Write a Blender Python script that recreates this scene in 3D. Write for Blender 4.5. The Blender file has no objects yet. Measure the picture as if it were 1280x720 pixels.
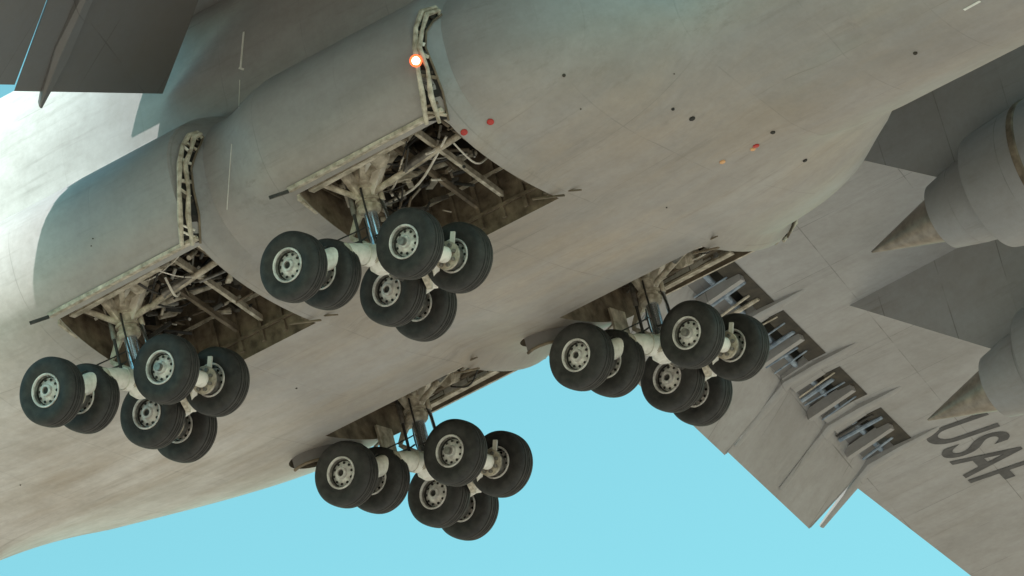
import bpy, bmesh, math, random
import numpy as np
from mathutils import Vector, Matrix
from mathutils.bvhtree import BVHTree
random.seed(7)
scene=bpy.context.scene
scene.view_settings.view_transform='Standard'
scene.view_settings.look='None'
scene.view_settings.exposure=0
# ---------------------------------------------------------------- camera frame (aircraft axes: x nose, y left, z up)
C=Vector((.470,-.800,-.372)).normalized()
R=Vector((.787,.571,-.234)); R=(R-C*R.dot(C)).normalized()
U=C.cross(R).normalized()
DIST=150.0; S=68.0
CAM=C*DIST+R*1.98+U*1.80
def ray(px,py):
    return (-C*DIST+R*((px-640)/S)+U*((360-py)/S)).normalized()
def on_plane(px,py,p0,n):
    d=ray(px,py); n=Vector(n); t=(Vector(p0)-CAM).dot(n)/d.dot(n)
    return CAM+d*t
cd=bpy.data.cameras.new("camera"); cam=bpy.data.objects.new("camera",cd); scene.collection.objects.link(cam)
m=Matrix((( R.x,U.x,C.x),(R.y,U.y,C.y),(R.z,U.z,C.z)))
cam.matrix_world=Matrix.Translation(CAM)@m.to_4x4()
cd.sensor_width=36; cd.lens=36*S*DIST/1280; cd.clip_start=1; cd.clip_end=40000
scene.camera=cam
GROUND=CAM.z-1.7
# ---------------------------------------------------------------- materials
def nt(name):
    mt=bpy.data.materials.new(name); mt.use_nodes=True
    t=mt.node_tree; b=t.nodes['Principled BSDF']; return mt,t,b
def N(t,ty,**k):
    n=t.nodes.new(ty)
    for a,v in k.items(): setattr(n,a,v)
    return n
def noise(t,scale,detail=5,vec=None,rough=.6):
    n=N(t,'ShaderNodeTexNoise'); n.inputs['Scale'].default_value=scale; n.inputs['Detail'].default_value=detail
    n.inputs['Roughness'].default_value=rough
    if vec is not None: t.links.new(vec,n.inputs['Vector'])
    return n.outputs['Fac']
def ramp(t,fac,p0,p1,c0=(0,0,0,1),c1=(1,1,1,1)):
    r=N(t,'ShaderNodeValToRGB'); r.color_ramp.elements[0].position=p0; r.color_ramp.elements[1].position=p1
    r.color_ramp.elements[0].color=c0; r.color_ramp.elements[1].color=c1
    t.links.new(fac,r.inputs[0]); return r.outputs[0]
def mixc(t,fac,a,b,mode='MIX'):
    x=N(t,'ShaderNodeMix',data_type='RGBA',blend_type=mode)
    if isinstance(fac,(int,float)): x.inputs[0].default_value=fac
    else: t.links.new(fac,x.inputs[0])
    for i,v in ((6,a),(7,b)):
        if isinstance(v,tuple): x.inputs[i].default_value=v if len(v)==4 else (*v,1)
        else: t.links.new(v,x.inputs[i])
    return x.outputs[2]
def math_(t,op,a,b=None,c=None):
    x=N(t,'ShaderNodeMath',operation=op)
    for i,v in enumerate((a,b,c)):
        if v is None: continue
        if isinstance(v,(int,float)): x.inputs[i].default_value=v
        else: t.links.new(v,x.inputs[i])
    return x.outputs[0]
def coords(t,scale=(1,1,1)):
    tc=N(t,'ShaderNodeTexCoord'); mp=N(t,'ShaderNodeMapping'); mp.inputs['Scale'].default_value=scale
    t.links.new(tc.outputs['Object'],mp.inputs['Vector']); return mp.outputs[0],tc.outputs['Object']
def linemask(t,v,period,w,off=0.0):
    a=math_(t,'ADD',v,off); a=math_(t,'DIVIDE',a,period); f=math_(t,'FRACT',a)
    return math_(t,'LESS_THAN',f,w/period)
def paint(name,base,grime,amt=.6,zgrad=None,lx=1.9,ly=1.55,lines=.35,rough=.45,skew=0.0,cell=.1,soot=.35,aft=None):
    mt,t,b=nt(name)
    st,ob=coords(t,(.16,1.3,1.3)); sp=N(t,'ShaderNodeSeparateXYZ'); t.links.new(ob,sp.inputs[0])
    X,Y,Z=sp.outputs
    big=ramp(t,noise(t,.35,6,ob),.35,.7)
    streak=ramp(t,noise(t,1.2,6,st,.7),.42,.75)
    fine=ramp(t,noise(t,9,4,ob),.3,.75)
    g=math_(t,'MULTIPLY',math_(t,'ADD',math_(t,'MULTIPLY',big,.6),math_(t,'MULTIPLY',streak,.55)),amt)
    if zgrad:
        mr=N(t,'ShaderNodeMapRange'); mr.inputs[1].default_value=zgrad[0]; mr.inputs[2].default_value=zgrad[1]
        mr.inputs[3].default_value=1; mr.inputs[4].default_value=.12; t.links.new(Z,mr.inputs[0])
        g=math_(t,'MULTIPLY',g,mr.outputs[0]); g=math_(t,'ADD',g,math_(t,'MULTIPLY',mr.outputs[0],.22))
    if aft:   # aft fuselage base lightened: sunlight on the flank painted into the colour
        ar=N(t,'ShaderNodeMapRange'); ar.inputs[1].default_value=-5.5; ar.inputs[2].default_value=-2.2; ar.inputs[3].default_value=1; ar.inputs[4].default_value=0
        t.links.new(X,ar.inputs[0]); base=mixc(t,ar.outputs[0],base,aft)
    col=mixc(t,g,base,grime)
    # broad soot smears and narrow oil / dirt streaks drawn along the airflow
    st2,_=coords(t,(.22,.6,.6))
    so_=math_(t,'MULTIPLY',ramp(t,noise(t,.55,7,st2,.62),.45,.75),soot)
    col=mixc(t,so_,col,(.13,.12,.11,1))
    st3,_=coords(t,(.10,2.2,2.2))
    ns=math_(t,'MULTIPLY',ramp(t,noise(t,2.2,8,st3,.75),.52,.70),.38)
    col=mixc(t,math_(t,'MULTIPLY',ns,ramp(t,noise(t,.4,3,ob),.38,.62)),col,(.12,.10,.08,1))
    mot=math_(t,'MULTIPLY',ramp(t,noise(t,2.6,7,ob,.7),.42,.68),.20)
    col=mixc(t,mot,col,(.16,.14,.12,1))
    col=mixc(t,math_(t,'MULTIPLY',fine,.14),col,(.12,.11,.10,1))
    xs=math_(t,'ADD',X,math_(t,'MULTIPLY',Y,skew))
    wn=N(t,'ShaderNodeTexWhiteNoise',noise_dimensions='3D'); cb=N(t,'ShaderNodeCombineXYZ')
    t.links.new(math_(t,'FLOOR',math_(t,'DIVIDE',xs,lx)),cb.inputs[0]); t.links.new(math_(t,'FLOOR',math_(t,'DIVIDE',Y,ly)),cb.inputs[1])
    t.links.new(cb.outputs[0],wn.inputs[0])
    col=mixc(t,math_(t,'MULTIPLY',wn.outputs[0],cell),col,(.13,.13,.13,1))
    l1=linemask(t,xs,lx,.022); l2=linemask(t,Y,ly,.018); L=math_(t,'MAXIMUM',l1,l2)
    brk=ramp(t,noise(t,.9,3,ob),.42,.6)
    Lm=math_(t,'MULTIPLY',math_(t,'MULTIPLY',L,brk),lines)
    col=mixc(t,Lm,col,(.06,.055,.05,1))
    t.links.new(col,b.inputs['Base Color'])
    rr=math_(t,'ADD',math_(t,'MULTIPLY',big,.18),rough); t.links.new(rr,b.inputs['Roughness'])
    bp=N(t,'ShaderNodeBump'); bp.inputs['Strength'].default_value=.35; bp.inputs['Distance'].default_value=.05
    hh=math_(t,'SUBTRACT',math_(t,'MULTIPLY',noise(t,.8,3,ob),.9),math_(t,'MULTIPLY',L,.15))
    t.links.new(hh,bp.inputs['Height']); t.links.new(bp.outputs[0],b.inputs['Normal'])
    return mt
def simple(name,c1,c2,scale=4,rough=.6,metal=0,bump=.1,detail=6,lo=.35,hi=.7):
    mt,t,b=nt(name); _,ob=coords(t)
    f=ramp(t,noise(t,scale,detail,ob),lo,hi)
    t.links.new(mixc(t,f,c1,c2),b.inputs['Base Color'])
    b.inputs['Roughness'].default_value=rough; b.inputs['Metallic'].default_value=metal
    if bump:
        bp=N(t,'ShaderNodeBump'); bp.inputs['Strength'].default_value=bump; bp.inputs['Distance'].default_value=.02
        t.links.new(noise(t,scale*5,4,ob),bp.inputs['Height']); t.links.new(bp.outputs[0],b.inputs['Normal'])
    return mt
M={}
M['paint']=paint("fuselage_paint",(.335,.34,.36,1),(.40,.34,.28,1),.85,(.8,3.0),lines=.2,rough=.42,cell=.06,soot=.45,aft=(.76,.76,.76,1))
M['wing']=paint("wing_paint",(.38,.38,.395,1),(.31,.29,.27,1),.6,None,2.6,1.9,.5,skew=.3)
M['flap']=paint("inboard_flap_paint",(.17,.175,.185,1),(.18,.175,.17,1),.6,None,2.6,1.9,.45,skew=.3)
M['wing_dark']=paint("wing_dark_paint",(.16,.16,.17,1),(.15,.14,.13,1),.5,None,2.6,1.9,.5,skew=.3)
M['nacelle']=paint("nacelle_paint",(.29,.295,.31,1),(.23,.215,.20,1),.6,None,1.5,5,.5)
M['bay']=simple("bay_primer",(.075,.056,.038,1),(.26,.21,.15,1),3,.8,0,.3)
M['bay_dark']=simple("bay_shadowed_panel",(.025,.022,.018,1),(.07,.058,.043,1),3,.85)  # darker bay colour, shade of bays and openings painted in
M['frame']=simple("gear_frame_paint",(.28,.24,.18,1),(.74,.68,.57,1),6,.55,0,.3)
M['white']=simple("gear_white_paint",(.56,.52,.44,1),(.88,.85,.78,1),4,.4,0,.1,lo=.3,hi=.58)
M['steel']=simple("brake_steel",(.12,.115,.11,1),(.36,.34,.31,1),7,.4,.6)
M['chrome']=simple("oleo_chrome",(.55,.60,.68,1),(.75,.80,.88,1),2,.18,.9,0)
M['rubber']=simple("tyre_rubber",(.014,.014,.0145,1),(.042,.040,.038,1),5,.68,0,.2)
M['rim']=simple("wheel_rim_paint",(.36,.345,.33,1),(.74,.72,.70,1),8,.4,.1,.15,lo=.3,hi=.62)
M['dark']=simple("dark_recess",(.012,.012,.012,1),(.04,.037,.033,1),6,.8)
M['hose']=simple("black_hose",(.02,.02,.02,1),(.06,.055,.05,1),6,.55)
M['text']=simple("stencil_paint",(.035,.035,.04,1),(.08,.08,.085,1),3,.6)
M['mark']=simple("white_marking",(.6,.6,.58,1),(.8,.8,.78,1),5,.6)
M['red']=simple("red_lens",(.35,.02,.015,1),(.5,.04,.03,1),5,.25)
M['amber']=simple("amber_lens",(.6,.3,.12,1),(.7,.4,.2,1),5,.25)
M['metal']=simple("exhaust_metal",(.17,.145,.12,1),(.30,.26,.22,1),4,.4,.5,.05)
M['blue']=simple("actuator_bluegrey",(.16,.21,.28,1),(.40,.47,.55,1),5,.6,.1)
mt,t,b=nt("lamp_glass"); b.inputs['Emission Color'].default_value=(1,.80,.55,1); b.inputs['Emission Strength'].default_value=12; b.inputs['Base Color'].default_value=(.9,.9,.9,1); M['lamp']=mt
mt,t,b=nt("lamp_glow_ring"); b.inputs['Emission Color'].default_value=(1,.13,.03,1); b.inputs['Emission Strength'].default_value=1.3; b.inputs['Base Color'].default_value=(.8,.2,.1,1); M['lampring']=mt
# ---------------------------------------------------------------- mesh builder
aircraft=bpy.data.objects.new("military_cargo_aircraft",None); scene.collection.objects.link(aircraft)
class MB:
    def __init__(s): s.v=[]; s.f=[]; s.m=[]; s.sm=[]
    def add(s,vs,fs,mat,smooth=True):
        o=len(s.v); s.v+= [tuple(v) for v in vs]
        for f in fs: s.f.append(tuple(i+o for i in f)); s.m.append(mat); s.sm.append(smooth)
    def tube(s,pts,rad,mat,seg=14,cap=True):
        pts=[Vector(p) for p in pts]
        if isinstance(rad,(int,float)): rad=[rad]*len(pts)
        vs=[];fs=[]; prev=None
        for i,p in enumerate(pts):
            a=pts[max(i-1,0)]; c=pts[min(i+1,len(pts)-1)]; d=(c-a)
            if d.length<1e-6: d=Vector((0,0,1))
            d.normalize()
            if prev is None:
                x=d.orthogonal().normalized()
            else:
                x=(prev-d*prev.dot(d)); x=x.normalized() if x.length>1e-5 else d.orthogonal().normalized()
            prev=x; y=d.cross(x)
            for k in range(seg):
                an=2*math.pi*k/seg; vs.append(p+(x*math.cos(an)+y*math.sin(an))*rad[i])
        for i in range(len(pts)-1):
            for k in range(seg):
                a=i*seg+k; b_=i*seg+(k+1)%seg; fs.append((a,b_,b_+seg,a+seg))
        if cap: fs.append(tuple(range(seg))[::-1]); fs.append(tuple(range((len(pts)-1)*seg,len(pts)*seg)))
        s.add(vs,fs,mat)
    def cyl(s,p1,p2,r1,mat,r2=None,seg=16):
        s.tube([p1,p2],[r1,r1 if r2 is None else r2],mat,seg)
    def beam(s,p1,p2,w,h,mat,up=(0,0,1),w2=None,h2=None):
        p1=Vector(p1);p2=Vector(p2); d=(p2-p1).normalized(); up=Vector(up)
        x=d.cross(up)
        if x.length<1e-3: x=d.orthogonal()
        x.normalize(); y=x.cross(d)
        w2=w if w2 is None else w2; h2=h if h2 is None else h2
        vs=[]
        for p,a,c in ((p1,w,h),(p2,w2,h2)):
            for sx,sy in ((-1,-1),(1,-1),(1,1),(-1,1)): vs.append(p+x*sx*a/2+y*sy*c/2)
        s.add(vs,[(0,1,2,3),(7,6,5,4),(0,4,5,1),(1,5,6,2),(2,6,7,3),(3,7,4,0)],mat,False)
    def lathe(s,prof,o,axis,mat,seg=48,mats=None):
        o=Vector(o); ax=Vector(axis).normalized(); x=ax.orthogonal().normalized(); y=ax.cross(x)
        n=len(prof); base=len(s.v)
        for k in range(seg):
            an=2*math.pi*k/seg; e=x*math.cos(an)+y*math.sin(an)
            for (a,r) in prof: s.v.append(tuple(o+ax*a+e*r))
        for i in range(n-1):
            mm=mats[i] if mats else mat
            for k in range(seg):
                k2=(k+1)%seg; s.f.append((base+k*n+i,base+k2*n+i,base+k2*n+i+1,base+k*n+i+1)); s.m.append(mm); s.sm.append(True)
    def obj(s,name,parent=None,angle=40):
        me=bpy.data.meshes.new(name); me.from_pydata(s.v,[],s.f)
        used=[]
        for k in s.m:
            if k not in used: used.append(k)
        for k in used: me.materials.append(M[k])
        me.polygons.foreach_set('material_index',[used.index(k) for k in s.m])
        me.polygons.foreach_set('use_smooth',s.sm)
        bm=bmesh.new(); bm.from_mesh(me)
        bmesh.ops.recalc_face_normals(bm,faces=bm.faces)
        bm.to_mesh(me); bm.free()
        me.set_sharp_from_angle(angle=math.radians(angle))
        ob=bpy.data.objects.new(name,me); scene.collection.objects.link(ob)
        if parent: ob.parent=parent
        return ob
# ---------------------------------------------------------------- fuselage with wheel fairings
def sstep(a,b,x):
    t=min(max((x-a)/(b-a),0),1); return t*t*(3-2*t)
def fus_params(x):
    hw=3.62; zb=.9; zt=8.75
    if x<-12:
        k=(-12-x)/30.; zb=.9+5.6*min(k,1)**1.35; hw=3.62*(1-.82*min(k,1.0)**1.7); zt=8.75-.2*k
    if x>20:
        k=min((x-20)/13.,1); e=math.sqrt(max(1-k*k,0.0004)); hw=3.62*e; zb=3.6-2.7*e; zt=3.6+5.15*e
    return hw,zb,zt
def spons(x):
    s=sstep(-12.6,-4.2,x) if x<0 else 1-sstep(5.9,11.0,x)
    s-=.19*sstep(-.05,.40,x)*(1-sstep(.45,2.1,x))
    s-=.15*sstep(5.55,6.0,x)*(1-sstep(6.1,8.4,x))
    return max(s,0)
xs=np.concatenate([np.linspace(-42,-14,40),np.linspace(-13.7,12.7,200),np.linspace(13,33,46)])
NA=176
cz=3.3
th=np.linspace(0,2*np.pi,NA,endpoint=False)
verts=[]
for x in xs:
    hw,zb,zt=fus_params(x); s=spons(x); c0=cz if x>-15 and x<20 else (zb+zt)/2
    zc=(zb+zt)/2; hh=(zt-zb)/2
    w=3.0+3.0*s; sh=1.5+.6*s**.8; zs=2.9
    def F(y,z):
        a=((np.abs(y/hw))**2.15+(np.abs((z-zc)/hh))**2.15)**(1/2.15); a=(a-1)*min(hw,hh)
        if -13.9<x<12:
            b=((np.abs(y/w))**2.6+(np.abs((z-zs)/sh))**2.6)**(1/2.6); b=(b-1)*3.0
            k=.55; h=np.clip(.5+.5*(b-a)/k,0,1)
            return b*(1-h)+a*h-k*h*(1-h)*.6*s
        return a
    lo=np.zeros(NA)+.01; hi=np.zeros(NA)+9.5
    for _ in range(34):
        mid=(lo+hi)/2; v=F(mid*np.sin(th),c0-mid*np.cos(th)); hi=np.where(v>0,mid,hi); lo=np.where(v>0,lo,mid)
    r=(lo+hi)/2
    verts+= [(x,float(r[i]*np.sin(th[i])),float(c0-r[i]*np.cos(th[i]))) for i in range(NA)]
faces=[]
for i in range(len(xs)-1):
    for k in range(NA):
        a=i*NA+k;b_=i*NA+(k+1)%NA; faces.append((a,b_,b_+NA,a+NA))
faces.append(tuple(range(NA))[::-1]); faces.append(tuple(range((len(xs)-1)*NA,len(xs)*NA)))
bvh=BVHTree.FromPolygons([Vector(v) for v in verts],faces[:-2])
def surf(px,py,off=0.0):
    p,n,i,d=bvh.ray_cast(CAM,ray(px,py))
    if p is None: return None,None
    if n.dot(C)<0: n=-n
    return p+n*off,n
me=bpy.data.meshes.new("fuselage"); me.from_pydata(verts,[],faces)
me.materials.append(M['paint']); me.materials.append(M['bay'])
bm=bmesh.new(); bm.from_mesh(me); bmesh.ops.recalc_face_normals(bm,faces=bm.faces); bm.to_mesh(me); bm.free()
fus=bpy.data.objects.new("fuselage",me); scene.collection.objects.link(fus); 
GX=(2.85,-2.75); GY=4.5
cut=[]
def cutter(x0,x1,y0,y1,z0,z1,tap=0.0):
    v=[(x0,y0,z0),(x1,y0,z0),(x1,y1,z0),(x0,y1,z0),(x0,y0,z1),(x1,y0,z1),(x1,y1,z1),(x0,y1,z1)]
    f=[(0,3,2,1),(4,5,6,7),(0,1,5,4),(1,2,6,5),(2,3,7,6),(3,0,4,7)]
    m_=bpy.data.meshes.new("c"); m_.from_pydata(v,[],f); m_.materials.append(M['paint']); m_.materials.append(M['bay'])
    for p in m_.polygons: p.material_index=1
    o=bpy.data.objects.new("c",m_); scene.collection.objects.link(o); cut.append(o)
for gx in GX:
    for sy in (-1,1):
        y0,y1=sorted((sy*2.3,sy*5.5)); cutter(gx-.62,gx+2.66,y0,y1,-1,3.55)
def ccut(c,r,h):
    bm=bmesh.new(); bmesh.ops.create_cone(bm,cap_ends=True,segments=40,radius1=r,radius2=r,depth=h)
    m_=bpy.data.meshes.new("c"); bm.to_mesh(m_); bm.free(); m_.materials.append(M['paint']); m_.materials.append(M['bay'])
    for p in m_.polygons: p.material_index=1
    o=bpy.data.objects.new("c",m_); o.location=c; o.scale=(1,1.35,1); scene.collection.objects.link(o); cut.append(o)
for gx in GX:
    ccut((gx-1.42,3.45,.6),.66,2.0)
for c in cut:
    md=fus.modifiers.new("b",'BOOLEAN'); md.operation='DIFFERENCE'; md.solver='EXACT'; md.object=c
dg=bpy.context.evaluated_depsgraph_get(); dg.update()
nm=bpy.data.meshes.new_from_object(fus.evaluated_get(dg)); fus.modifiers.clear(); fus.data=nm; nm.name="fuselage"
for p in nm.polygons: p.use_smooth=True
nm.set_sharp_from_angle(angle=math.radians(28))
for c in cut: bpy.data.objects.remove(c)
fus.parent=aircraft
# ---------------------------------------------------------------- wheels
wb=MB()
tyre=[(-.10,.30),(-.185,.31),(-.205,.36),(-.228,.43),(-.232,.49),(-.222,.55),(-.195,.60),(-.155,.622),(-.11,.630),(-.105,.617),(-.092,.617),(-.087,.632),
      (-.035,.635),(-.03,.622),(-.017,.622),(-.012,.635)]
tyre=tyre+[(-a,r) for a,r in tyre[::-1]]
wb.lathe(tyre,(0,0,0),(0,1,0),'rubber',72)
for sg in (-1,1):
    rim=[(sg*.10,.315),(sg*.198,.318),(sg*.212,.308),(sg*.208,.288),(sg*.175,.276),(sg*.12,.262),(sg*.085,.245),(sg*.095,.215),(sg*.135,.165),(sg*.15,.12),(sg*.20,.105),(sg*.205,.07),(sg*.19,.055),(sg*.17,.0)]
    mats=['rim']*len(rim); mats[4]='steel'; mats[5]='dark'; mats[11]='steel'; mats[12]='dark'
    wb.lathe(rim,(0,0,0),(0,1,0),'rim',60,mats)
    for k in range(10):
        an=2*math.pi*k/10; p=Vector((math.cos(an)*.205,sg*.118,math.sin(an)*.205)); 
        wb.cyl(p,p+Vector((0,sg*.012,0)),.026,'dark',seg=10)
    for k in range(16):
        an=2*math.pi*(k+.5)/16; p=Vector((math.cos(an)*.262,sg*.13,math.sin(an)*.262)); 
        wb.cyl(p,p+Vector((0,sg*.03,0)),.013,'steel',seg=6)
wheel_me=wb.obj("wheel_mesh",None,35); wm=wheel_me.data; bpy.data.objects.remove(wheel_me)
# ---------------------------------------------------------------- bogie gear mesh (shared)
g=MB()
AX=-.55; FX=1.2
wheelpos=[(AX,-1.90,.09),(AX,-.85,.16),(-.30,.75,.04),(-.45,1.90,.04),(FX,-.76,0),(FX,.76,.04)]
def brake(x,y,z,s_):
    g.cyl((x,y+s_*.20,z),(x,y+s_*.36,z),.23,'steel',seg=28)
    g.cyl((x,y+s_*.36,z),(x,y+s_*.42,z),.26,'frame',seg=28)
    for k in range(8):
        an=k*math.pi/4; p=Vector((x+math.cos(an)*.19,y+s_*.40,z+math.sin(an)*.19)); g.cyl(p,p+Vector((0,s_*.07,0)),.035,'steel',seg=8)
def pair(a,c):
    p=Vector((a[0],a[1],a[2])); q=Vector((c[0],c[1],c[2]))
    g.cyl(p,q,.075,'steel'); brake(*p,1); brake(*q,-1)
    mid=(p+q)/2; d=(q-p).normalized(); g.cyl(mid-d*.13,mid+d*.13,.17,'white',seg=24); return mid
mA=pair(wheelpos[0],wheelpos[1]); mB=pair(wheelpos[2],wheelpos[3])
def bez(p0,p1,p2,p3,n=12):
    p0,p1,p2,p3=map(Vector,(p0,p1,p2,p3)); o=[]
    for i in range(n+1):
        t_=i/n; o.append(p0*(1-t_)**3+p1*3*t_*(1-t_)**2+p2*3*t_*t_*(1-t_)+p3*t_**3)
    return o
for s_,mid in ((-1,mA),(1,mB)):
    pts=bez((.08,0,.36),(.02,s_*.55,.44),(-.2,s_*1.0,.44),mid)
    g.tube(pts,[.19]*13,'white',22)
    g.tube([pts[6],pts[7]],[.215,.215],'frame',22)
    g.tube([pts[2],pts[3]],[.21,.21],'white',22)
g.tube(bez((.05,0,.34),(.5,0,.34),(.9,0,.2),(FX,0,.02)),[.2]*5+[.17]*8,'white',20)
g.cyl((FX,-1.05,-.0),(FX,1.05,0.03),.075,'steel')
g.cyl((FX,-.3,0),(FX,.3,0),.15,'white',seg=22)
for s_ in (-1,1):
    brake(FX,s_*.76,0,-s_)
    g.beam((FX-.05,s_*.34,.12),(.25,s_*.14,.2),.06,.09,'frame')
    g.tube(bez((FX,s_*.35,.2),(.9,s_*.3,.6),(.5,s_*.2,.7),(.12,s_*.15,.75)),.018,'hose',8)
    g.tube(bez((AX,s_*1.1,.2),(-.5,s_*.9,.7),(-.2,s_*.4,.6),(0,s_*.15,.8)),.018,'hose',8)
    g.tube(bez((AX,s_*1.5,.22),(-.3,s_*1.3,.55),(-.1,s_*.6,.75),(.02,s_*.12,1.0)),.014,'hose',8)
g.beam((.75,.1,.1),(.35,.95,-.08),.12,.16,'frame'); g.beam((.35,.95,-.1),(-.35,1.3,.0),.14,.12,'white')
g.beam((.9,.45,.05),(.55,.75,-.22),.1,.2,'white'); g.cyl((.1,.2,.1),(.1,.9,.05),.06,'steel')
g.beam((FX-.1,.42,.1),(FX-.25,.46,.42),.05,.12,'frame'); g.beam((FX+.1,.42,.1),(FX+.2,.44,.40),.05,.08,'white')
g.cyl((FX-.22,.40,.30),(FX-.10,.44,.52),.05,'steel')
g.tube([(.1,0,.1),(.1,0,.2),(.1,0,.52),(.1,0,.6)],[.16,.25,.25,.17],'white',26)
g.cyl((.1,-.33,.33),(.1,.33,.33),.12,'frame')
X0=.1
g.cyl((X0,0,.5),(X0,0,1.32),.125,'chrome',seg=30)
g.tube([(X0,0,1.25),(X0,0,1.29),(X0,0,1.38),(X0,0,1.42),(X0,0,1.75),(X0,0,1.8),(X0,0,2.35)],[.17,.21,.21,.18,.18,.2,.21],'frame',28)
for zz in (1.36,1.5,1.72,1.95): g.cyl((X0,0,zz-.025),(X0,0,zz+.025),.225,'frame',seg=28)
g.cyl((X0+.28,.12,.55),(X0+.22,.14,1.5),.035,'chrome'); g.cyl((X0+.22,.14,1.45),(X0+.2,.14,2.1),.06,'frame')
g.cyl((X0-.26,-.14,.5),(X0-.24,-.16,1.35),.03,'hose'); g.cyl((X0-.24,-.16,1.3),(X0-.22,-.16,2.0),.05,'steel')
g.beam((X0-.14,0,.62),(X0-.52,0,1.0),.16,.06,'frame',(0,1,0),.07,.05); g.beam((X0-.52,0,1.0),(X0-.16,0,1.42),.07,.05,'frame',(0,1,0),.18,.06)
g.tube(bez((X0+.1,.1,.6),(X0+.35,.2,.9),(X0+.3,.0,1.3),(X0+.1,.15,1.8)),.02,'hose',8)
g.tube(bez((X0-.1,.1,.6),(X0-.4,.25,.8),(X0-.3,.2,1.4),(X0-.1,.2,1.9)),.016,'hose',8)
g.tube(bez((X0+.05,-.15,.6),(X0+.15,-.35,.9),(X0+.1,-.3,1.3),(X0+.05,-.2,1.7)),.02,'hose',8)
g.cyl((X0-.35,0,1.95),(X0+.45,0,2.05),.13,'frame'); g.cyl((X0,-.4,2.15),(X0,.4,2.15),.12,'frame')
g.beam((X0,-.02,1.45),(X0-.1,-.45,2.1),.12,.2,'frame'); g.beam((X0,.02,1.45),(X0+.1,.45,2.1),.12,.2,'frame')
g.beam((X0+.05,0,1.5),(X0+.6,0,2.2),.14,.16,'white')
gear_o=g.obj("strut_assembly",None,35); gear_me=gear_o.data; bpy.data.objects.remove(gear_o)
ri=random.Random(3)
def bayparts(gx,sy,b):
    def P(x,q,z): return (gx+x,sy*(4.5+q),z)   # q outboard positive
    for i,x in enumerate(np.linspace(-.5,2.5,7)):
        b.beam(P(x,-2.16,1.0),P(x,-2.16,3.5),.05,.08,'bay' ,(1,0,0))
        b.beam(P(x,-2.1,3.5),P(x,.95,3.5),.06,.12,'bay')
    for z in (1.25,1.9,2.6,3.2):
        b.beam(P(-.6,-2.14,z),P(2.6,-2.14,z),.03,.06,'frame' if z==1.9 else 'bay')
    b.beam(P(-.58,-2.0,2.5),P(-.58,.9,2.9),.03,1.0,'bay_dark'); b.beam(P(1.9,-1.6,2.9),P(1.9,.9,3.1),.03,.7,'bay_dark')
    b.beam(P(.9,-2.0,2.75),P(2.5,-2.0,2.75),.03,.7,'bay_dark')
    for x,c,w in ((2.5,'frame',.10),(2.12,'bay',.06),(1.55,'frame',.07),(1.0,'bay',.07),(-.45,'bay',.10)):
        b.beam(P(x,.93,2.42),P(x,-.6,1.95),w,.14,c); b.beam(P(x,-.6,1.95),P(x,-2.2,1.45),w,.12,c)
    for x in (-.56,2.58):
        for z in (1.6,2.0,2.4,2.8): 
            b.beam(P(x,.9,z+.5),P(x,-2.2,z),.03,.05,'bay')
    b.beam(P(-.75,1.12,1.86),P(2.75,1.12,1.86),.12,.07,'frame')
    # segmented inner lip, slightly uneven like real door edge members
    x=-.72
    while x<2.65:
        x2=min(x+ri.uniform(.35,.8),2.7); b.beam(P(x,1.02,2.06+ri.uniform(-.02,.02)),P(x2-.02,1.02,2.06+ri.uniform(-.02,.02)),.05,ri.uniform(.12,.17),ri.choice(('white','frame','white'))); x=x2
    b.beam(P(-.5,.80,1.80),P(1.6,.80,1.84),.16,.04,'frame')
    b.beam(P(.2,.62,1.95),P(2.4,.66,2.0),.10,.05,'bay')
    b.beam(P(-.66,1.0,1.75),P(-.66,-.3,1.28),.05,.20,'frame')
    b.beam(P(-.68,1.25,1.78),P(-.95,1.5,1.72),.04,.06,'hose')
    b.beam(P(-.6,-2.24,.94),P(2.66,-2.24,.94),.05,.10,'bay')
    b.beam(P(2.62,1.0,1.83),P(2.62,-2.2,.97),.05,.08,'frame')
    b.beam(P(2.5,-2.0,1.02),P(3.1,-2.3,.86),.07,.04,'bay',(0,0,1),.03,.02)
    b.beam(P(2.3,-1.9,.95),P(2.9,-2.0,.78),.05,.03,'bay')
    b.beam(P(.1,-.35,2.1),P(2.35,.3,2.75),.22,.26,'frame'); 
    b.beam(P(.1,.0,2.0),P(1.0,.45,2.55),.16,.30,'white',(0,0,1),.10,.18); b.beam(P(1.0,.45,2.55),P(2.3,.6,2.5),.12,.14,'white')
    b.beam(P(.15,.1,1.85),P(.75,.75,2.3),.10,.12,'frame')
    b.beam(P(.0,-.1,2.2),P(-.5,.7,2.35),.14,.2,'frame')
    b.beam(P(.1,-.3,2.0),P(.1,-2.1,2.7),.16,.2,'bay'); b.cyl(P(.3,-.2,1.75),P(1.4,-1.9,2.3),.06,'frame')
    b.cyl(P(.1,.1,1.5),P(-.45,.75,2.0),.055,'frame'); b.cyl(P(-.45,.9,2.02),P(1.5,.75,2.15),.05,'white')
    b.cyl(P(.25,0,1.6),P(2.3,-.5,2.1),.06,'frame'); b.cyl(P(.9,-.17,1.8),P(1.5,-.32,1.95),.1,'steel')
    b.tube([P(-.35,.35,2.1),P(-.35,.35,2.2),P(-.35,.35,2.5)],[.12,.2,.2],'frame',18)
    b.cyl(P(-.4,.6,2.0),P(.3,.6,2.25),.11,'steel'); b.cyl(P(.7,.5,2.1),P(1.2,.3,2.3),.12,'frame')
    b.cyl(P(.75,.25,1.95),P(.8,.75,2.15),.17,'frame',seg=20)
    b.beam(P(1.8,.8,2.1),P(2.5,.2,2.6),.2,.1,'white')
    b.add([P(.1,-.3,1.9),P(.95,.1,2.3),P(1.5,.3,2.75),P(.1,.1,2.6),P(-.5,-.2,2.5)],[(0,1,2,3,4)],'frame',False)
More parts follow.
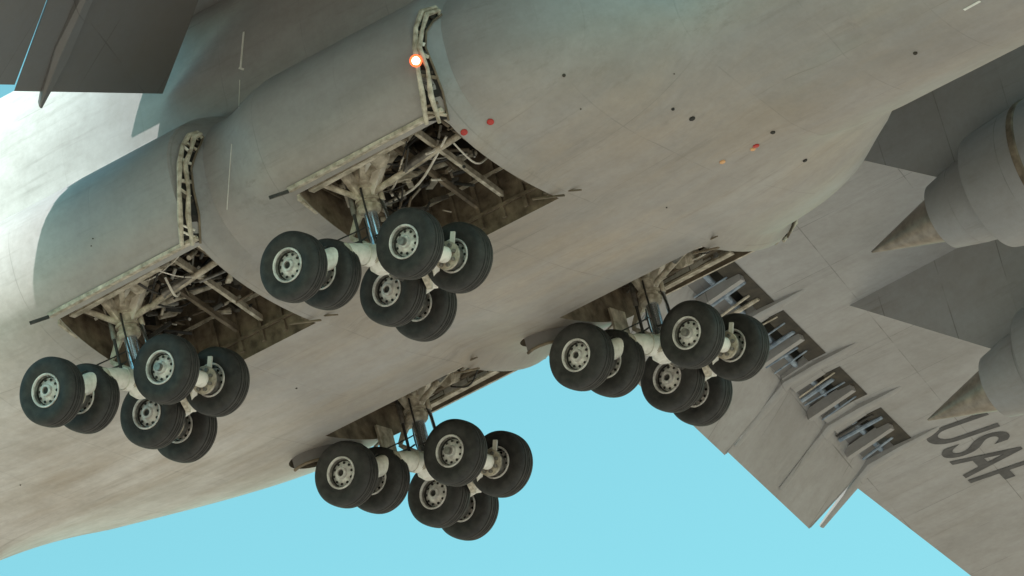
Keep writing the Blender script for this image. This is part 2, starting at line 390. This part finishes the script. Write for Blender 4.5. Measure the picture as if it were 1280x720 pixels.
    b.add([P(-.55,.9,1.95),P(.3,.85,2.0),P(.1,.5,2.7),P(-.55,.5,2.6)],[(0,1,2,3)],'bay',False)
    b.add([P(.9,.9,2.0),P(2.3,.9,2.0),P(2.1,.5,2.7),P(1.2,.5,2.6)],[(0,1,2,3)],'bay',False)
    for i in range(150):
        x=ri.uniform(-.5,2.3) if i%2 else ri.uniform(-.5,1.1); q=ri.uniform(-1.9,.85); z=1.75+ .27*(q)+ri.uniform(.2,1.1)
        d=Vector((ri.uniform(-1,1),ri.uniform(-1,1)*.8,ri.uniform(-.4,.5))).normalized()*ri.uniform(.12,.6)
        x2=min(max(x+d.x,-.55),2.5); q2=min(max(q+d.y,-2.1),.9)
        c=ri.choice(['frame','bay','steel','hose','white','bay','frame','bay_dark','dark'])
        if x>1.2: c=ri.choice(['bay','bay_dark','hose','steel','frame'])
        if ri.random()<.55: b.cyl(P(x,q,z),P(x2,q2,z+d.z),ri.uniform(.012,.05),c,seg=8)
        else: b.beam(P(x,q,z),P(x2,q2,z+d.z),ri.uniform(.03,.15),ri.uniform(.02,.09),c)
    for i in range(26):
        p=[Vector(P(ri.uniform(-.4,2.3),ri.uniform(-1.6,.8),ri.uniform(1.8,2.7))) for _ in range(2)]
        mid=(p[0]+p[1])/2-Vector((0,0,ri.uniform(.1,.45)))
        b.tube(bez(p[0],mid,mid,p[1],8),ri.choice((.012,.018,.024)),'hose' if i%3 else 'white',6)
for gx in GX:
    for sy in (-1,1):
        e=bpy.data.objects.new("main_landing_gear",None); scene.collection.objects.link(e); e.parent=aircraft; e.location=(gx,sy*4.5,0)
        o=bpy.data.objects.new("strut_assembly",gear_me); scene.collection.objects.link(o); o.parent=e
        for (x,y,z) in wheelpos:
            w=bpy.data.objects.new("wheel",wm); scene.collection.objects.link(w); w.parent=e
            w.location=(x,y,z); w.rotation_euler=(ri.uniform(-.01,.01),ri.uniform(0,6.28),ri.uniform(-.02,.02))
        b=MB(); bayparts(gx,sy,b); b.obj("wheel_bay_structure",aircraft,35)
# ---------------------------------------------------------------- scoops aft of far bays: thin curved door
b=MB()
for gx in GX:
    pts=[]
    for i in range(17):
        a=-math.pi*.62+i*math.pi*1.24/16
        pts.append(Vector((gx-1.42+math.cos(a)*.66,3.45+math.sin(a)*.89,0)))
    vs=[];fs=[]
    for p in pts:
        zb_=.80+.35*max(0,(abs(p.y)-2.8)/3)
        vs+=[(p.x,p.y,zb_-.14),(p.x,p.y,zb_+.35)]
    for i in range(16): fs.append((2*i,2*i+2,2*i+3,2*i+1))
    b.add(vs,fs,'wing_dark')
    b.tube([Vector(v) for v in vs[::2]],.03,'bay',8)
    for k in range(6):
        yy=2.8+k*.28; b.beam((gx-1.9,yy,1.45),(gx-.85,yy,1.45),.05,.1,'bay_dark')
    b.beam((gx-.5,4.2,1.35),(gx-.5,4.2,.75),.5,.05,'frame',(1,0,0)); b.beam((gx-.6,4.6,1.3),(gx-1.1,4.9,1.0),.04,.04,'hose'); b.beam((gx-.6,4.3,1.2),(gx-1.15,4.4,1.05),.05,.04,'frame')
b.obj("bay_scoop_doors",aircraft)
# ---------------------------------------------------------------- door slots running up the flank (mirrored on far flank)
def slot(b,pixels,W):
    P=[surf(*p) for p in pixels]
    for sgn in (1,-1):
        L=[];Rr=[];Cn=[]
        for i,(p,n) in enumerate(P):
            a=P[max(i-1,0)][0]; c=P[min(i+1,len(P)-1)][0]; d=(c-a).normalized(); sd=d.cross(n).normalized()
            w=W[i]
            f=lambda v:Vector((v.x,v.y*sgn,v.z))
            L.append(f(p+sd*w+n*.05)); Rr.append(f(p-sd*w+n*.09)); Cn.append((f(p+n*.012),f(n),f(sd),w))
        for i in range(len(L)-1):
            b.add([Cn[i][0]+Cn[i][2]*Cn[i][3],Cn[i+1][0]+Cn[i+1][2]*Cn[i+1][3],Cn[i+1][0]-Cn[i+1][2]*Cn[i+1][3],Cn[i][0]-Cn[i][2]*Cn[i][3]],[(0,1,2,3)],'dark')
        b.tube(L,[.022]*len(L),'bay',8); b.tube(Rr,[.04+.015*(i%2) for i in range(len(L))],'frame',8)
        for i in range(len(L)-1):
            for k in range(3):
                t_=ri.uniform(.1,.8); p=L[i].lerp(L[i+1],t_); q=Rr[i].lerp(Rr[i+1],min(t_+ri.uniform(-.1,.5),1)); b.beam(p.lerp(q,ri.uniform(0,.4)),q,ri.uniform(.03,.07),.03,ri.choice(['frame','bay','hose','bay_dark','white']),Cn[i][1])
        mid=[l.lerp(r_,.4+.2*(i%2))+c[1]*.03 for i,(l,r_,c) in enumerate(zip(L,Rr,Cn))]
        b.tube(mid,[.035+.02*(i%2) for i in range(len(L))],'frame',8)
b=MB()
slot(b,[(548,150),(541,118),(533,88),(526,62),(525,40),(533,24),(548,17)],[.20,.18,.14,.09,.10,.13,.08])
slot(b,[(240,303),(236,270),(231,238),(230,210),(235,190),(243,178),(250,172)],[.17,.18,.15,.12,.14,.13,.06])
b.obj("gear_door_slots",aircraft)
p,n=surf(521,80,.16)
b=MB(); b.lathe([(-.14,.05),(-.05,.10),(0,.115),(.02,.105)],p,C,'lampring',24); b.lathe([(.0,.07),(.04,.055),(.05,.0)],p,C,'lamp',24); b.lathe([(0,.11),(.01,.07)],p,C,'lampring',24); b.cyl(p-n*.2,p-C*.1,.05,'frame'); b.obj("landing_lamp",aircraft)
b=MB()
def disc(px,py,r,mat,h=.03):
    p,n=surf(px,py)
    if p is None: return
    b.tube([p-n*.01,p+n*h*.6,p+n*h],[r,r,r*.7],mat,16)
for a in ((580,165,.065,'red'),(613,152,.065,'red'),(945,182,.06,'red'),(941,186,.05,'amber'),(903,202,.055,'amber'),(865,148,.055,'dark'),(1006,200,.045,'dark'),(705,94,.03,'bay_dark'),(841,136,.03,'dark'),
          (580,208,.03,'dark'),(966,165,.045,'dark'),(1144,66,.04,'bay_dark')): disc(*a)
def strip(px1,py1,px2,py2,w,mat,off=.008,h=.01):
    k=8; ps=[surf(px1+(px2-px1)*i/k,py1+(py2-py1)*i/k) for i in range(k+1)]
    if any(q[0] is None for q in ps): return
    for i in range(k): b.beam(ps[i][0]+ps[i][1]*off,ps[i+1][0]+ps[i+1][1]*off,w,h,mat,ps[i][1])
strip(305,40,301,85,.04,'mark'); strip(299,85,305,87,.04,'mark'); strip(300,100,299,135,.015,'mark'); strip(290,180,284,262,.015,'mark'); strip(1205,12,1225,1,.05,'mark')
for i in range(26):
    px=ri.uniform(20,1150); py=ri.uniform(60,640); p,n=surf(px,py)
    if p is None: continue
    if any(gx-.8<p.x<gx+2.9 and 2.1<abs(p.y)<5.7 for gx in GX): continue
    if i<18: b.tube([p-n*.01,p+n*.012],[ri.uniform(.01,.02)]*2,'bay_dark',8)
b.obj("belly_fittings",aircraft)
# ---------------------------------------------------------------- wings
ANH=.096
def zl(y): return 7.6-ANH*abs(y)
def le(y): return 15.8-.53*abs(y)+max(0,6.5-abs(y))*.45+max(0,11-abs(y))*.22  # root leading edge extended forward to keep sun off the front flank
def hg(y): return 2.4-.25*abs(y)
def wing(sy):
    b=MB()
    ys=[0,2,3.5,4,4.5,5,5.5,6,6.5]+list(np.linspace(7,25.6,18))
    def section(y,xa):
        l=le(y); ch=l-xa; full=l-(hg(y)-2.2); t_=.115*full; pts=[]
        for u in (0,.01,.03,.07,.14,.25,.4,.6,.8,1):
            pts.append((l-u*ch,0,.35*t_*(1-math.sqrt(min(u*5,1)))))
        for u in (1,.8,.6,.4,.25,.14,.07,.03,.01):
            up=t_*(math.sqrt(max(u,0))*1.9*(1-u*ch/full)**.8) ; pts.append((l-u*ch,0,.02+min(up,t_)+.35*t_*(1-math.sqrt(min(u*5,1)))))
        return [(x,sy*y,zl(y)+z) for x,_,z in pts]
    def loft(secs,mat):
        n=len(secs[0]); vs=[v for s_ in secs for v in s_]; fs=[]
        for i in range(len(secs)-1):
            for k in range(n): a=i*n+k; c=i*n+(k+1)%n; fs.append((a,c,c+n,a+n))
        fs.append(tuple(range(n))); fs.append(tuple(range((len(secs)-1)*n,len(secs)*n)))
        b.add(vs,fs,mat)
    loft([section(y,hg(y)) for y in ys],'wing')
    loft([section(y,.9-.25*y+.55*(y-25.6)/8) for y in np.linspace(25.62,34,8)],'wing')
    loft([[(hg(y)+.1,sy*y,zl(y)-.02),(-1.5+.2*(5-y),sy*y,zl(y)+.0),(-1.5+.2*(5-y),sy*y,zl(y)+.06),(hg(y)+.1,sy*y,zl(y)+.5)] for y in (2.5,3.5,4.3,5.0)],'wing')  # slab added behind the wing root to shade the upper flank
    A=math.radians(36)
    def fsec(y,ch,x0,z0,ang,dy=0):
        o=[]
        for u,w in ((0,0),(.03,-.05),(.1,-.085),(.3,-.11),(1,0),(.9,.03),(.5,.13),(.2,.15),(.05,.09)):
            px_=-u*ch; pz=w*ch*.6
            o.append((hg(y)+x0+px_*math.cos(ang)+pz*math.sin(ang),sy*(y-u*dy),zl(y)+z0+px_*math.sin(ang)+pz*math.cos(ang)))
        return o
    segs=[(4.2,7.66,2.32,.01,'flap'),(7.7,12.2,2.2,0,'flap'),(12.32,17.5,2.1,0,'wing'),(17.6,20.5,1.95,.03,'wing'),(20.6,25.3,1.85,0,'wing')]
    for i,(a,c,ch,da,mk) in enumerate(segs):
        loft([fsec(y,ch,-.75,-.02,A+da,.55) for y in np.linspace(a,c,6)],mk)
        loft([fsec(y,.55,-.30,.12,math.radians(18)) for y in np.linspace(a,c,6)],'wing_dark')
        if mk=='wing':
            for y in (a,c):
                loft([fsec(y+e,ch*.98,-.74,-.025,A+da,.55) for e in (-.02,.02)],'nacelle')
    openings=[(15.0,17.4),(17.9,20.3),(21.1,22.7),(23.5,25.3)]
    cur=4.0
    for a,c in openings+[(25.5,25.5)]:
        if a>cur+.05:
            loft([[(hg(y)+.05,sy*y,zl(y)-.01),(hg(y)-.75,sy*y,zl(y)-.10),(hg(y)-.75,sy*y,zl(y)-.02),(hg(y)+.05,sy*y,zl(y)+.2)] for y in np.linspace(cur,a,4)],'wing')
        if c>a:
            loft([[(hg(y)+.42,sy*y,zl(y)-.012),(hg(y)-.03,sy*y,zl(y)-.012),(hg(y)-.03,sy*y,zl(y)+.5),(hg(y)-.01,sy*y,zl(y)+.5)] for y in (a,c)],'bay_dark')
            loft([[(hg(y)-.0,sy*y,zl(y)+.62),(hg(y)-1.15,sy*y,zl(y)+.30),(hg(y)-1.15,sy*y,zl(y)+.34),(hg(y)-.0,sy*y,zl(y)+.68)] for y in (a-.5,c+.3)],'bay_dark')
            y=a+.1
            while y<c-.1:
                rr_=ri.choice((.02,.03,.05)); 
                b.cyl((hg(y)+.3*ri.random(),sy*y,zl(y)-.02),(hg(y)-.8,sy*(y+ri.uniform(-.15,.15)),zl(y)-.12),rr_,ri.choice(('blue','blue','frame','hose','steel')),seg=8)
                y+=ri.uniform(.18,.6)
            b.cyl((hg(a)-.35,sy*a,zl(a)+.05),(hg(c)-.35,sy*c,zl(c)+.05),.06,'blue',seg=8)
            ym=a+(c-a)*ri.uniform(.3,.6); b.beam((hg(ym)+.3,sy*ym,zl(ym)-.03),(hg(ym)-.9,sy*ym,zl(ym)-.2),.16,.22,'wing')
        cur=c
    # flap hinge fairings: low, flat, hugging wing and flap skin; only the inboard one reaches past the flap edge
    for y in (6.9,14.6,17.55,20.55,23.1,25.45):
        x=hg(y); inb=y<8
        if inb:
            pts=[(x+1.4,zl(y)+.02),(x+.9,zl(y)-.05),(x+.1,zl(y)-.09),(x-.75,zl(y)-.16),(x-1.9,zl(y)-.80),(x-2.8,zl(y)-1.6)]
            ww=[.03,.09,.12,.14,.20,.05]; hh=[.02,.08,.12,.16,.30,.06]
        else:
            pts=[(x+1.2,zl(y)+.02),(x+.8,zl(y)-.02),(x+.1,zl(y)-.04),(x-.72,zl(y)-.09),(x-1.3,zl(y)-.46),(x-2.1,zl(y)-1.02)]
            ww=[.05,.13,.17,.17,.14,.08]; hh=[.01,.045,.07,.09,.075,.03]
        secs=[]
        for (px_,pz),w_,h_ in zip(pts,ww,hh):
            yy=y-.25*max(0,(x-.75-px_))
            secs.append([(px_,sy*yy+w_*a_,pz+h_*b_) for a_,b_ in ((-1,.9),(-1,-.5),(-.6,-1),(.6,-1),(1,-.5),(1,.9))])
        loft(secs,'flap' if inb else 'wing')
    b.obj("wing",aircraft,35)
for sy in (-1,1): wing(sy)
def engine(tip):
    b=MB(); o=Vector(tip)
    b.lathe([(0,.02),(.9,.28),(1.9,.56),(2.0,.60)],o,(1,0,0),'metal',48)
    b.lathe([(1.75,.62),(1.75,.68),(2.4,.84),(3.3,.98),(3.4,.9)],o,(1,0,0),'nacelle',48)
    b.lathe([(1.8,.5),(1.75,.62)],o,(1,0,0),'dark',48)
    b.lathe([(3.4,.9),(2.95,1.12),(2.9,1.17),(3.0,1.20),(4.2,1.33),(5.4,1.42),(7.4,1.45),(8.6,1.36),(9.0,1.24),(9.05,1.18),(8.9,1.12),(8.2,1.10)],o,(1,0,0),'nacelle',56)
    b.lathe([(4.15,1.335),(4.18,1.35),(4.3,1.36),(4.33,1.34)],o,(1,0,0),'bay',56)
    b.lathe([(8.2,1.10),(8.1,.3),(8.7,.02)],o,(1,0,0),'dark',40)
    y=o.y; 
    zt=zl(y)+.15; vs=[]
    for x,z,w in ((o.x+1.9,o.z+.75,.05),(o.x+3.4,o.z+1.0,.22),(o.x+7.6,o.z+1.3,.22),(o.x+8.0,o.z+1.35,.05)): vs+=[(x,y-w,z),(x,y+w,z)]
    for x,w in ((o.x-1.2,.05),(o.x+2.2,.22),(o.x+5.0,.22),(o.x+5.6,.05)): vs+=[(x,y-w,zt),(x,y+w,zt)]
    fs=[]
    for i in range(3): fs+=[(2*i,2*i+2,8+2*i+2,8+2*i),(2*i+1,2*i+3,9+2*i+2,9+2*i),(2*i,2*i+1,2*i+3,2*i+2)]
    fs+=[(0,1,9,8),(6,7,15,14)]
    b.add(vs,fs,'nacelle',False)
    b.obj("engine_nacelle",aircraft,30)
t1=on_plane(1090,315,(0,12.2,0),(0,1,0)); t2=on_plane(1160,525,(0,19.0,0),(0,1,0))
for t_ in (t1,t2):
    engine(t_); engine((t_.x,-t_.y,t_.z))
b=MB()
def slab(root,tip,mat):
    vs=[Vector(v) for v in root]+[Vector(v) for v in tip]; n=len(root); fs=[(i,(i+1)%n,(i+1)%n+n,i+n) for i in range(n)]; fs+=[tuple(range(n))[::-1],tuple(range(n,2*n))]; b.add(vs,fs,mat,False)
slab([(-29,0,8),(-33,.6,8),(-41,0,8),(-33,-.6,8)],[(-37,0,18.5),(-39,.4,18.5),(-44,0,18.5),(-39,-.4,18.5)],'wing')
for s_ in (-1,1): slab([(-36,0,18.6),(-38,0,19.1),(-44,0,18.7),(-38,0,18.3)],[(-42,s_*10.5,18),(-43,s_*10.5,18.2),(-45,s_*10.5,18),(-43,s_*10.5,17.8)],'wing')
b.obj("tail",aircraft)
# USAF lettering on the wing underside
pU=on_plane(1152,540,(0,0,7.6),(0,ANH,1)); 
ydir=Vector((-.25,1,-ANH)).normalized(); zdir=Vector((0,-ANH,-1)).normalized(); xdir=zdir.cross(ydir).normalized()
if xdir.x<0: xdir=-xdir
zdir=ydir.cross(xdir).normalized()
tc=bpy.data.curves.new("usaf_lettering",'FONT'); tc.body="USAF"; tc.size=2.1; tc.extrude=0.0; tc.space_character=1.10; tc.offset=.03
tc.materials.append(M['text'])
to=bpy.data.objects.new("usaf_lettering",tc); scene.collection.objects.link(to); to.parent=aircraft
mm=Matrix(((ydir.x,xdir.x,zdir.x),(ydir.y,xdir.y,zdir.y),(ydir.z,xdir.z,zdir.z))).to_4x4()
to.matrix_world=Matrix.Translation(pU+zdir*.012)@mm@Matrix.Diagonal((.70,1,1,1))
# ---------------------------------------------------------------- ground and runway
def sheet(name,pts,z,mat):
    me=bpy.data.meshes.new(name); me.from_pydata([(x,y,z) for x,y in pts],[],[tuple(range(len(pts)))]); me.materials.append(mat)
    o=bpy.data.objects.new(name,me); scene.collection.objects.link(o); return o
gm=simple("dry_grass_ground",(.41,.30,.225,1),(.53,.40,.31,1),.02,.95,0,.0,10)
sheet("ground",[(15000*math.cos(a*math.pi/32),15000*math.sin(a*math.pi/32)) for a in range(64)],GROUND,gm)
rm=simple("runway_concrete",(.38,.34,.32,1),(.48,.43,.40,1),.08,.9,0,0,10)
sheet("runway",[(-1500,-30),(1500,-30),(1500,30),(-1500,30)],GROUND+.02,rm)
pm=simple("runway_paint",(.7,.7,.68,1),(.8,.8,.78,1),.5,.8,0,0)
vs=[];fs=[]
def q(x0,x1,y0,y1):
    o=len(vs); vs.extend([(x0,y0,GROUND+.03),(x1,y0,GROUND+.03),(x1,y1,GROUND+.03),(x0,y1,GROUND+.03)]); fs.append((o,o+1,o+2,o+3))
for i in range(-24,24): q(i*60,i*60+36,-.45,.45)
q(-1490,1490,-28.5,-27.6); q(-1490,1490,27.6,28.5)
me=bpy.data.meshes.new("runway_markings"); me.from_pydata(vs,[],fs); me.materials.append(pm); o=bpy.data.objects.new("runway_markings",me); scene.collection.objects.link(o)
# ---------------------------------------------------------------- light
SD=Vector((.75,-1.55,2.0)).normalized()
w=bpy.data.worlds.new("World"); scene.world=w; w.use_nodes=True; t=w.node_tree
bg=t.nodes['Background']; sk=t.nodes.new('ShaderNodeTexSky'); sk.sky_type='NISHITA'; sk.sun_disc=False
sk.sun_elevation=math.asin(SD.z); sk.sun_rotation=math.atan2(SD.x,SD.y)
mx=t.nodes.new('ShaderNodeMix'); mx.data_type='RGBA'; mx.blend_type='MULTIPLY'; mx.inputs[0].default_value=1; mx.inputs[7].default_value=(1.22,2.08,1.5,1)
t.links.new(sk.outputs[0],mx.inputs[6]); t.links.new(mx.outputs[2],bg.inputs[0]); bg.inputs[1].default_value=.13
sl=bpy.data.lights.new("sun",'SUN'); sl.energy=5; sl.angle=math.radians(.5); sl.color=(1,.91,.85)
so=bpy.data.objects.new("sun",sl); scene.collection.objects.link(so); so.rotation_euler=SD.to_track_quat('Z','Y').to_euler(); so.location=(0,0,60)
